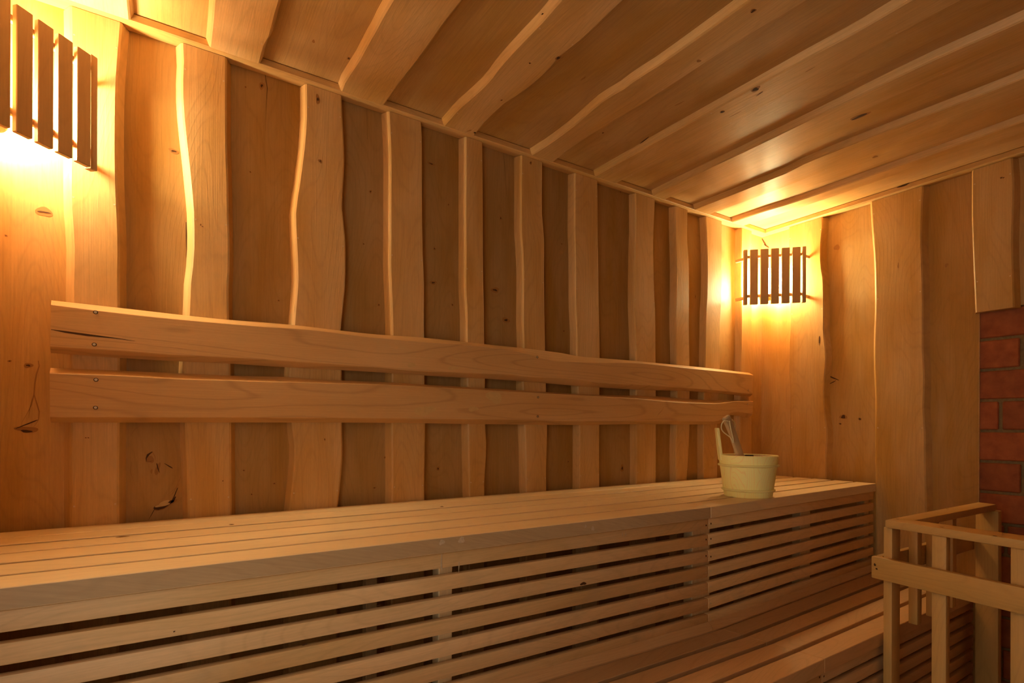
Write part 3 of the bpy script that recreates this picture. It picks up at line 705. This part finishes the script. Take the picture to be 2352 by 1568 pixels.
# ================================================================== CORNER LAMPS
def lamp(corner, rz, label, GLOW, pk=1.0, shift=0.0, top=0.0):
    """built in its own axes: +x points from the corner into the room"""
    o = thing('corner_lamp', label, 'lamp', (corner[0], corner[1], LZ0), 'slatted corner lamps', rz)
    H = LZ1 - LZ0; dist = (LA + LB) / math.sqrt(2); half = (LA - LB) / math.sqrt(2)
    def add(mb, name, parent=None, **k):
        ob = mb.build(name, parent or o, **k); return ob
    random.seed(51)
    for s in (-1, 1):
        mb = MB([W_LAMP]); mb.box((dist - .016, s * half - .009, -.006), (dist + .004, s * half + .009, H + .002), axis=2, bevel=.0025, seg=2, tint=rtint(.95)); add(mb, 'side_post')
    for z in (.030, H - .042):
        mb = MB([W_LAMP]); mb.box((dist - .012, -half + .010, z), (dist - .001, half - .010, z + .014), axis=1, bevel=.0015, tint=rtint()); add(mb, 'cross_rail')
    n = 5; pitch = .1665 * (2 * half + .022) * pk
    for i in range(n):
        y = (i - 2) * pitch + shift; wd = pitch * .755
        mb = MB([W_LAMP]); mb.box((dist, y - wd / 2, -.008), (dist + .013, y + wd / 2, H - .002 - top), axis=2, bevel=.0015, tint=rtint(.95)); add(mb, 'shade_slat')
    # back rails from the posts to the walls
    for s in (-1, 1):
        for z in (.024, H - .046):
            mb = MB([W_LAMP])
            p0 = Vector((dist - .015, s * (half - .002))); wall = Vector((1, s)) / math.sqrt(2)
            q = p0 + Vector((-1, s)) / math.sqrt(2) * (LB - .006 + .0)
            nrm = Vector((1, s)) / math.sqrt(2) * .006
            pts = [p0 - nrm, p0 + nrm, q + nrm, q - nrm]
            mb.prism([(a.x, a.y, z) for a in pts], [(a.x, a.y, z + .014) for a in pts], axis=1, bevel=.001, tint=rtint()); add(mb, 'wall_bracket', recalc=True)
    # opal glass over an added light-blocking cap
    cxx = .082
    def lathe(name, prof, mat, parent=None):
        mb = MB([mat]); ns = 28
        rings = [[mb.bm.verts.new((cxx + r * math.cos(2 * PI * i / ns), r * math.sin(2 * PI * i / ns), z)) for i in range(ns)] for r, z in prof]
        for a, b in zip(rings, rings[1:]):
            for i in range(ns): mb.face([a[i], a[(i + 1) % ns], b[(i + 1) % ns], b[i]], [(0, 0)] * 4, (1, 0, .5), 0, True)
        mb.face(rings[0][::-1], [(0, 0)] * ns, (1, 0, .5)); mb.face(rings[-1], [(0, 0)] * ns, (1, 0, .5))
        return add(mb, name, parent, recalc=True)
    lathe('glass_globe', [(.012, .066), (.024, .069), (.031, .080), (.034, .100), (.035, .135), (.034, .170), (.028, .194), (.018, .204), (.006, .207)], GLOW)
    lathe('light_block_cap', [(.026, .044), (.036, .046), (.039, .050), (.039, .060), (.036, .064), (.026, .0655)], W_LAMP)  # added disc, hidden by the slats, sized to cut light down the wall
    mb = MB([W_LAMP]); mb.box((.004, -.012, .046), (cxx - .040, .012, .062), axis=0, bevel=.002, tint=rtint()); add(mb, 'wall_arm')
    return o
pl = onY(1712.5, 577, -RELIEF - LB).z; pb = onY(1711, 698, -RELIEF - LB).z
pr = onX(1847, 564, XR - LB).z; prb = onX(1846, 690, XR - LB).z
LZ0 = (pb + prb) / 2; LZ1 = (pl + pr) / 2
print('LAMP Z', pl, pr, pb, prb, onY(213, 137, -RELIEF - LB).z, onY(211, 396, -RELIEF - LB).z)
lamp((XR, -RELIEF), math.radians(225), 'lit slatted wooden lamp in the far corner above the bucket', GLOW_FAR)
lamp((XL, -RELIEF), math.radians(-45), 'lit slatted wooden lamp in the near left corner, above the split end of the backrest', GLOW_NEAR, .89, .0165, .006)

# ================================================================== BUCKET AND LADLE
fc = onZ(1718, 1145, ZBENCH); rb = .082
dirh = Vector((fc.x, fc.y + CAMD, 0)).normalized()
BC = fc + dirh * rb
HB = .150; rtp = .104
kdist = (BC - Vector((0, -CAMD, ZBENCH))).length
bk = thing('sauna_bucket', 'pale pine bucket with two hoops and one tall stave standing on the bench end', 'bucket', BC)
def lathe_at(name, prof, mat, parent, ns=48, tintf=None, groove=0, close=(True, True), inner=99):
    mb = MB([mat, W_INNER]); rings = []
    for r, z in prof:
        ring = []
        for i in range(ns):
            a = 2 * PI * i / ns; rr = r * (1 - (groove if i % 4 == 0 else 0)); ring.append(mb.bm.verts.new((rr * math.cos(a), rr * math.sin(a), z)))
        rings.append(ring)
    for k, (a, b) in enumerate(zip(rings, rings[1:])):
        for i in range(ns):
            t = tintf(i // 4) if tintf else (1, .1, .5)
            u0, u1 = i / ns * .62, (i + 1) / ns * .62; o4 = (i // 4) * 3.1
            mb.face([a[i], a[(i + 1) % ns], b[(i + 1) % ns], b[i]], [((prof[k][1] + o4) * 2, u0 * 2), ((prof[k][1] + o4) * 2, u1 * 2), ((prof[k + 1][1] + o4) * 2, u1 * 2), ((prof[k + 1][1] + o4) * 2, u0 * 2)], t, 1 if k >= inner else 0, True)
    if close[0]: mb.face(rings[0][::-1], [(v.co.x, v.co.y) for v in rings[0][::-1]], (1, .1, .5))
    if close[1]: mb.face(rings[-1], [(v.co.x, v.co.y) for v in rings[-1]], (1, .1, .5))
    o = mb.build(name, parent, recalc=False); return o
random.seed(61); st_t = [(1.16 + random.uniform(-.02, .02), random.uniform(0, .5), random.random()) for _ in range(12)]
lathe_at('bucket_body', [(rb - .002, .0006), (rb, .004), (rtp - .002, HB - .003), (rtp - .004, HB), (rtp - .012, HB), (rtp - .014, HB - .003), (rb - .008, .018), (.002, .016)], W_PINE, bk, tintf=lambda i: st_t[i % 12], groove=.004, inner=5)
def hoop(z, parent):
    R = rb + (rtp - rb) * z / HB + .0015; mb = MB([W_PINE]); ns, nt_ = 56, 8; V = []
    for i in range(ns):
        a = 2 * PI * i / ns
        V.append([mb.bm.verts.new(((R + .0042 * math.cos(2 * PI * j / nt_)) * math.cos(a), (R + .0042 * math.cos(2 * PI * j / nt_)) * math.sin(a), z + .0042 * math.sin(2 * PI * j / nt_))) for j in range(nt_)])
    for i in range(ns):
        for j in range(nt_):
            a, b = V[i], V[(i + 1) % ns]; k = (j + 1) % nt_
            mb.face([a[j], b[j], b[k], a[k]], [(i * .01, j * .003)] * 4, (.98, .1, .3), 0, True)
    mb.build('hoop', parent)
hoop(.026, bk); hoop(HB - .036, bk)
# tall stave: on the left side of the bucket as seen from the benches' front
la = math.atan2(-rt.y, -rt.x) - .12
mb = MB([W_PINE]); lx, ly = Vector((math.cos(la), math.sin(la), 0)), Vector((-math.sin(la), math.cos(la), 0))
def sp(r, s, z): return lx * r + ly * s + EZ * z
wst = .020
low = [sp(rtp - .013, -wst, HB - .02), sp(rtp - .002, -wst, HB - .02), sp(rtp - .002, wst, HB - .02), sp(rtp - .013, wst, HB - .02)]
k_ = .098; lean = .0135
high = [sp(rtp - .013 + lean, -wst * .8, HB + k_), sp(rtp - .002 + lean, -wst * .8, HB + k_), sp(rtp - .002 + lean, wst * .8, HB + k_), sp(rtp - .013 + lean, wst * .8, HB + k_)]
mb.prism(low, high, axis=2, bevel=.003, seg=2, tint=(1.05, .2, .9)); mb.build('handle_stave', bk)

# ladle: dark bowl inside, wooden handle leaning out to the upper left
yl = BC.y - .0
top_c = onY(1669, 955, BC.y - .01); bot_c = onY(1701, 1050, BC.y - .01)
hdir = (top_c - bot_c).normalized()
ll = thing('ladle', 'wooden-handled ladle with a cord loop leaning inside the pale bucket', 'ladle', Vector((BC.x, BC.y, ZBENCH + .045)))
base_c = bot_c - hdir * .055
side = Vector((rt.x, rt.y, 0)).normalized(); side = (side - hdir * side.dot(hdir)).normalized(); thk = hdir.cross(side)
side, thk = (side * .88 + thk * .47).normalized(), (thk * .88 - side * .47).normalized()
mb = MB([W_BENCH]); prof = [(-.055, .0125, .0085), (0, .0145, .0085), (.05, .0145, .0085), (.10, .0140, .0085), (.135, .0150, .0085), (.152, .0165, .0085), (.164, .0165, .008), (.168, .0135, .006)]
Ltot = (top_c - bot_c).length; rings = []
for s, wd, th in prof:
    c = bot_c + hdir * (s / .168 * Ltot if s > 0 else s)
    if s > .12: c -= side * .004 * (s - .12) / .04
    rings.append([mb.bm.verts.new(c + side * wd * math.copysign(abs(math.cos(a)) ** .6, math.cos(a)) + thk * th * math.copysign(abs(math.sin(a)) ** .6, math.sin(a))) for a in [2 * PI * i / 16 for i in range(16)]])
for k, (a, b) in enumerate(zip(rings, rings[1:])):
    for i in range(16): mb.face([a[i], a[(i + 1) % 16], b[(i + 1) % 16], b[i]], [(k * .03, i * .004), (k * .03, i * .004 + .004), (k * .03 + .03, i * .004 + .004), (k * .03 + .03, i * .004)], (.74, .6, .77), 0, True)
mb.face(rings[0][::-1], [(0, 0)] * 16, (1, 0, .7)); mb.face(rings[-1], [(0, 0)] * 16, (1, 0, .7))
part(mb, 'handle', ll, recalc=True)
# cord
def tube(mb, pts, r, ns=8, tint=(1, 0, 0)):
    rings = []
    for i, p in enumerate(pts):
        d = (pts[min(i + 1, len(pts) - 1)] - pts[max(i - 1, 0)]).normalized(); a = d.orthogonal().normalized(); 
        if rings_ref: 
            a = rings_ref[-1] - d * rings_ref[-1].dot(d); a.normalize()
        rings_ref.append(a); b = d.cross(a)
        rings.append([mb.bm.verts.new(p + a * r * math.cos(2 * PI * j / ns) + b * r * math.sin(2 * PI * j / ns)) for j in range(ns)])
    for a, b in zip(rings, rings[1:]):
        for j in range(ns): mb.face([a[j], a[(j + 1) % ns], b[(j + 1) % ns], b[j]], [(0, 0)] * 4, tint, 0, True)
    mb.face(rings[0][::-1], [(0, 0)] * ns, tint); mb.face(rings[-1], [(0, 0)] * ns, tint)
def smooth(pts, n=8):
    out = []
    for i in range(len(pts) - 1):
        p0, p1, p2, p3 = pts[max(i - 1, 0)], pts[i], pts[i + 1], pts[min(i + 2, len(pts) - 1)]
        for k in range(n):
            t = k / n; out.append(.5 * ((2 * p1) + (p2 - p0) * t + (2 * p0 - 5 * p1 + 4 * p2 - p3) * t * t + (3 * p1 - p0 - 3 * p2 + p3) * t ** 3))
    out.append(pts[-1]); return out
rings_ref = []
YC = BC.y - .01
cp = [onY(px, py, YC - dy) for px, py, dy in ((1673,967,.012),(1664,966,.006),(1658,973,.0),(1657,983,-.004),(1662,992,-.006),(1671,999,-.004),(1679,1006,.006),(1684,1016,.011),(1684,1007,.0125),(1680,990,.0135),(1677,975,.0135),(1676,966,.0125))]
mb = MB([CORD]); tube(mb, smooth(cp), .0021); 
rings_ref = []
cp2 = [onY(px, py, YC - dy) for px, py, dy in ((1681,963,.004),(1686,968,-.008),(1689,976,-.012),(1688,984,-.014),(1684,990,-.013))]
tube(mb, smooth(cp2), .0021)
part(mb, 'cord_loop', ll, recalc=True)
# dark bowl
mb = MB([BLACK]); ns = 28; ctr = BC + dirh * .058 + EZ * .1155 + rt * .004; tlt = Matrix.Rotation(math.radians(20), 3, 'X')
prof = [(.004, -.040), (.030, -.036), (.043, -.016), (.046, .006), (.048, .030), (.0455, .031), (.0435, .006), (.040, -.014), (.028, -.031), (.004, -.034)]
rr = [[mb.bm.verts.new(ctr + Vector((r * .33 * math.cos(2 * PI * i / ns), r * .33 * math.sin(2 * PI * i / ns), z))) for i in range(ns)] for r, z in prof]
for a, b in zip(rr, rr[1:]):
    for i in range(ns): mb.face([a[i], a[(i + 1) % ns], b[(i + 1) % ns], b[i]], [(0, 0)] * 4, (1, 0, 0), 0, True)
mb.face(rr[0][::-1], [(0, 0)] * ns, (1, 0, 0)); mb.face(rr[-1], [(0, 0)] * ns, (1, 0, 0))
part(mb, 'bowl', ll, recalc=True)

# ================================================================== RAILING ROUND THE STOVE
ZR = EYE - .2822; RT = .0235
P = lambda px, py: onZ(px, py, ZR).to_2d()
xo0, xo1, xi0, xi1 = P(2032, 1193.3), P(2245.7, 1152.6), P(2100.4, 1194.3), P(2288.4, 1157.8)
yo1, yi1 = P(2352, 1241), P(2352, 1229)
ex = (xo1 - xo0).normalized(); exi = (xi1 - xi0).normalized(); ey = (yo1 - xo0).normalized()
far = yo1 + ey * .45; fari = yi1 + (yi1 - xi0).normalized() * .45
rail = thing('guard_railing', 'low wooden guard railing fencing off the brick corner in front of the lower bench', 'railing', (xo0.x, xo0.y, 0))
random.seed(71)
mb = MB([W_RAIL, KNOT]); mid = (xo0 + xi0) / 2
q = [xo0, xi0, xi1, xo1]
mb.prism([(p.x, p.y, ZR - RT) for p in q][::-1], [(p.x, p.y, ZR) for p in q][::-1], axis=0, bevel=.003, seg=2, tint=(1, .2, .13))
for px, py in ((2062, 1191.5), (2176, 1168.5)): mb.spot(onZ(px, py, ZR + .0006), EX, Vector((0, 1, 0)), .007, .009, 1, .2, 10)
part(mb, 'top_rail', rail, recalc=True)
mb = MB([W_RAIL, KNOT]); q = [xo0 + ey * .001, far, fari, xi0 + ey * .001]
mb.prism([(p.x, p.y, ZR - RT) for p in q], [(p.x, p.y, ZR) for p in q], axis=0, bevel=.003, seg=2, tint=(1.02, .15, .53))
for px, py in ((2163, 1210), (2285, 1230)): mb.spot(onZ(px, py, ZR + .0006), EX, Vector((0, 1, 0)), .008, .010, 1, .2, 10)
part(mb, 'top_rail', rail, recalc=True)
zpt = ZR - RT - .0006
inw = Vector((-ey.y, ey.x)); inw = inw if inw.dot(ex) > 0 else -inw
def post_from(pxl, pxc, pxr, name, z0, z1, line0, lined, tint, minlen=None, depth=None, axisdir=None):
    """left face from photo column pxl to pxc along lined, front face from pxc to pxr along ex"""
    a = on_line(pxl, line0, line0 + lined); b = on_line(pxc, line0, line0 + lined)
    if minlen: b = a + (b - a).normalized() * minlen
    if depth: c = b + ex * depth
    else: c = on_line(pxr, b, b + ex)
    d = a + (c - b)
    mb = MB([W_RAIL, KNOT])
    mb.prism([(p.x, p.y, z0) for p in (a, b, c, d)], [(p.x, p.y, z1) for p in (a, b, c, d)], axis=2, bevel=.003, seg=2, tint=tint)
    o = part(mb, name, rail, recalc=True)
    return a, b, c, d
l0 = xo0 + inw * .012
cpost = post_from(2029.8, 2050, 2069.3, 'post', 0, zpt, l0, ey, (1.02, .2, .31))
post_from(2140.6, 2174.5, 2184, 'post', 0, zpt, xo0 + inw * .010, ey, (1.0, .1, .47))
post_from(2321.5, 2365, 2380, 'post', 0, zpt, xo0 + inw * .012, ey, (1.02, .2, .77), depth=.03)
# wall-side plank post
wl = xi1 - exi * .016
post_from(2241, 2294, 2302, 'post', 0, zpt, Vector((xo1.x - .012, xo1.y)), (xi1 - xo1), (.95, .4, .6))
# lower rails
lo_line = xo0 - inw * .012
def t_at(px, l): 
    p = on_line(px, l, l + ey); d = ray(px, HOR); return p, (p.x / d.x)
pA, tA = t_at(2009.8, lo_line); zA = EYE + ray(2009.8, 1277.7).z * tA
pB, tB = t_at(2003, lo_line); zB = EYE + ray(2003, 1326.5).z * tB
start = on_line(2001.5, lo_line, lo_line + ey)
mb = MB([W_RAIL, KNOT]); q = [start, lo_line + ey * 1.0, lo_line + ey * 1.0 + inw * .021, start + inw * .021]
mb.prism([(p.x, p.y, zB) for p in q], [(p.x, p.y, zA) for p in q], axis=0, bevel=.004, seg=2, tint=(1.03, .35, .9))
for px, py, w_ in ((2010.5, 1296.5, .008), (2014.5, 1306, .006)):
    pt, tt = t_at(px, lo_line - inw * .0006); mb.spot(Vector((pt.x, pt.y, EYE + ray(px, py).z * tt)), Vector((ey.x, ey.y, 0)), EZ, w_, w_, 1, .2, 10)
part(mb, 'lower_rail', rail, recalc=True)
# rail along the bench: behind the balusters
bl_front = cpost[1] + (cpost[1] - cpost[0]) * .0
by0 = cpost[0] + ex * .0
nrm = Vector((-ex.y, ex.x))
rl = by0 + nrm * .001
s0 = rl - ex * .002; s1 = rl + ex * (( xo1 - xo0).length - .01)
mb = MB([W_RAIL]); q = [s0, s1, s1 + nrm * .018, s0 + nrm * .018]
mb.prism([(p.x, p.y, zB + .002) for p in q], [(p.x, p.y, zA + .002) for p in q], axis=0, bevel=.003, seg=2, tint=(.95, .4, .25))
part(mb, 'lower_rail', rail, recalc=True)
for px, z0 in ((2087.3, EYE - .637), (2127.5, EYE - .637), (2169, EYE - .632)):
    a = on_line(px, rl - nrm * .002, rl - nrm * .002 + ex); dep = .026; wdt = .034
    q = [a, a - nrm * dep, a - nrm * dep + ex * wdt, a + ex * wdt]
    mb = MB([W_RAIL, KNOT]); mb.prism([(p.x, p.y, z0) for p in q], [(p.x, p.y, zpt) for p in q], axis=2, bevel=.0025, seg=2, tint=rtint(.98, .2)); part(mb, 'baluster', rail, recalc=True)
print('RAIL', xo0, xo1, xi0, xi1, yo1, 'cpost', cpost, 'zA', zA, zB)
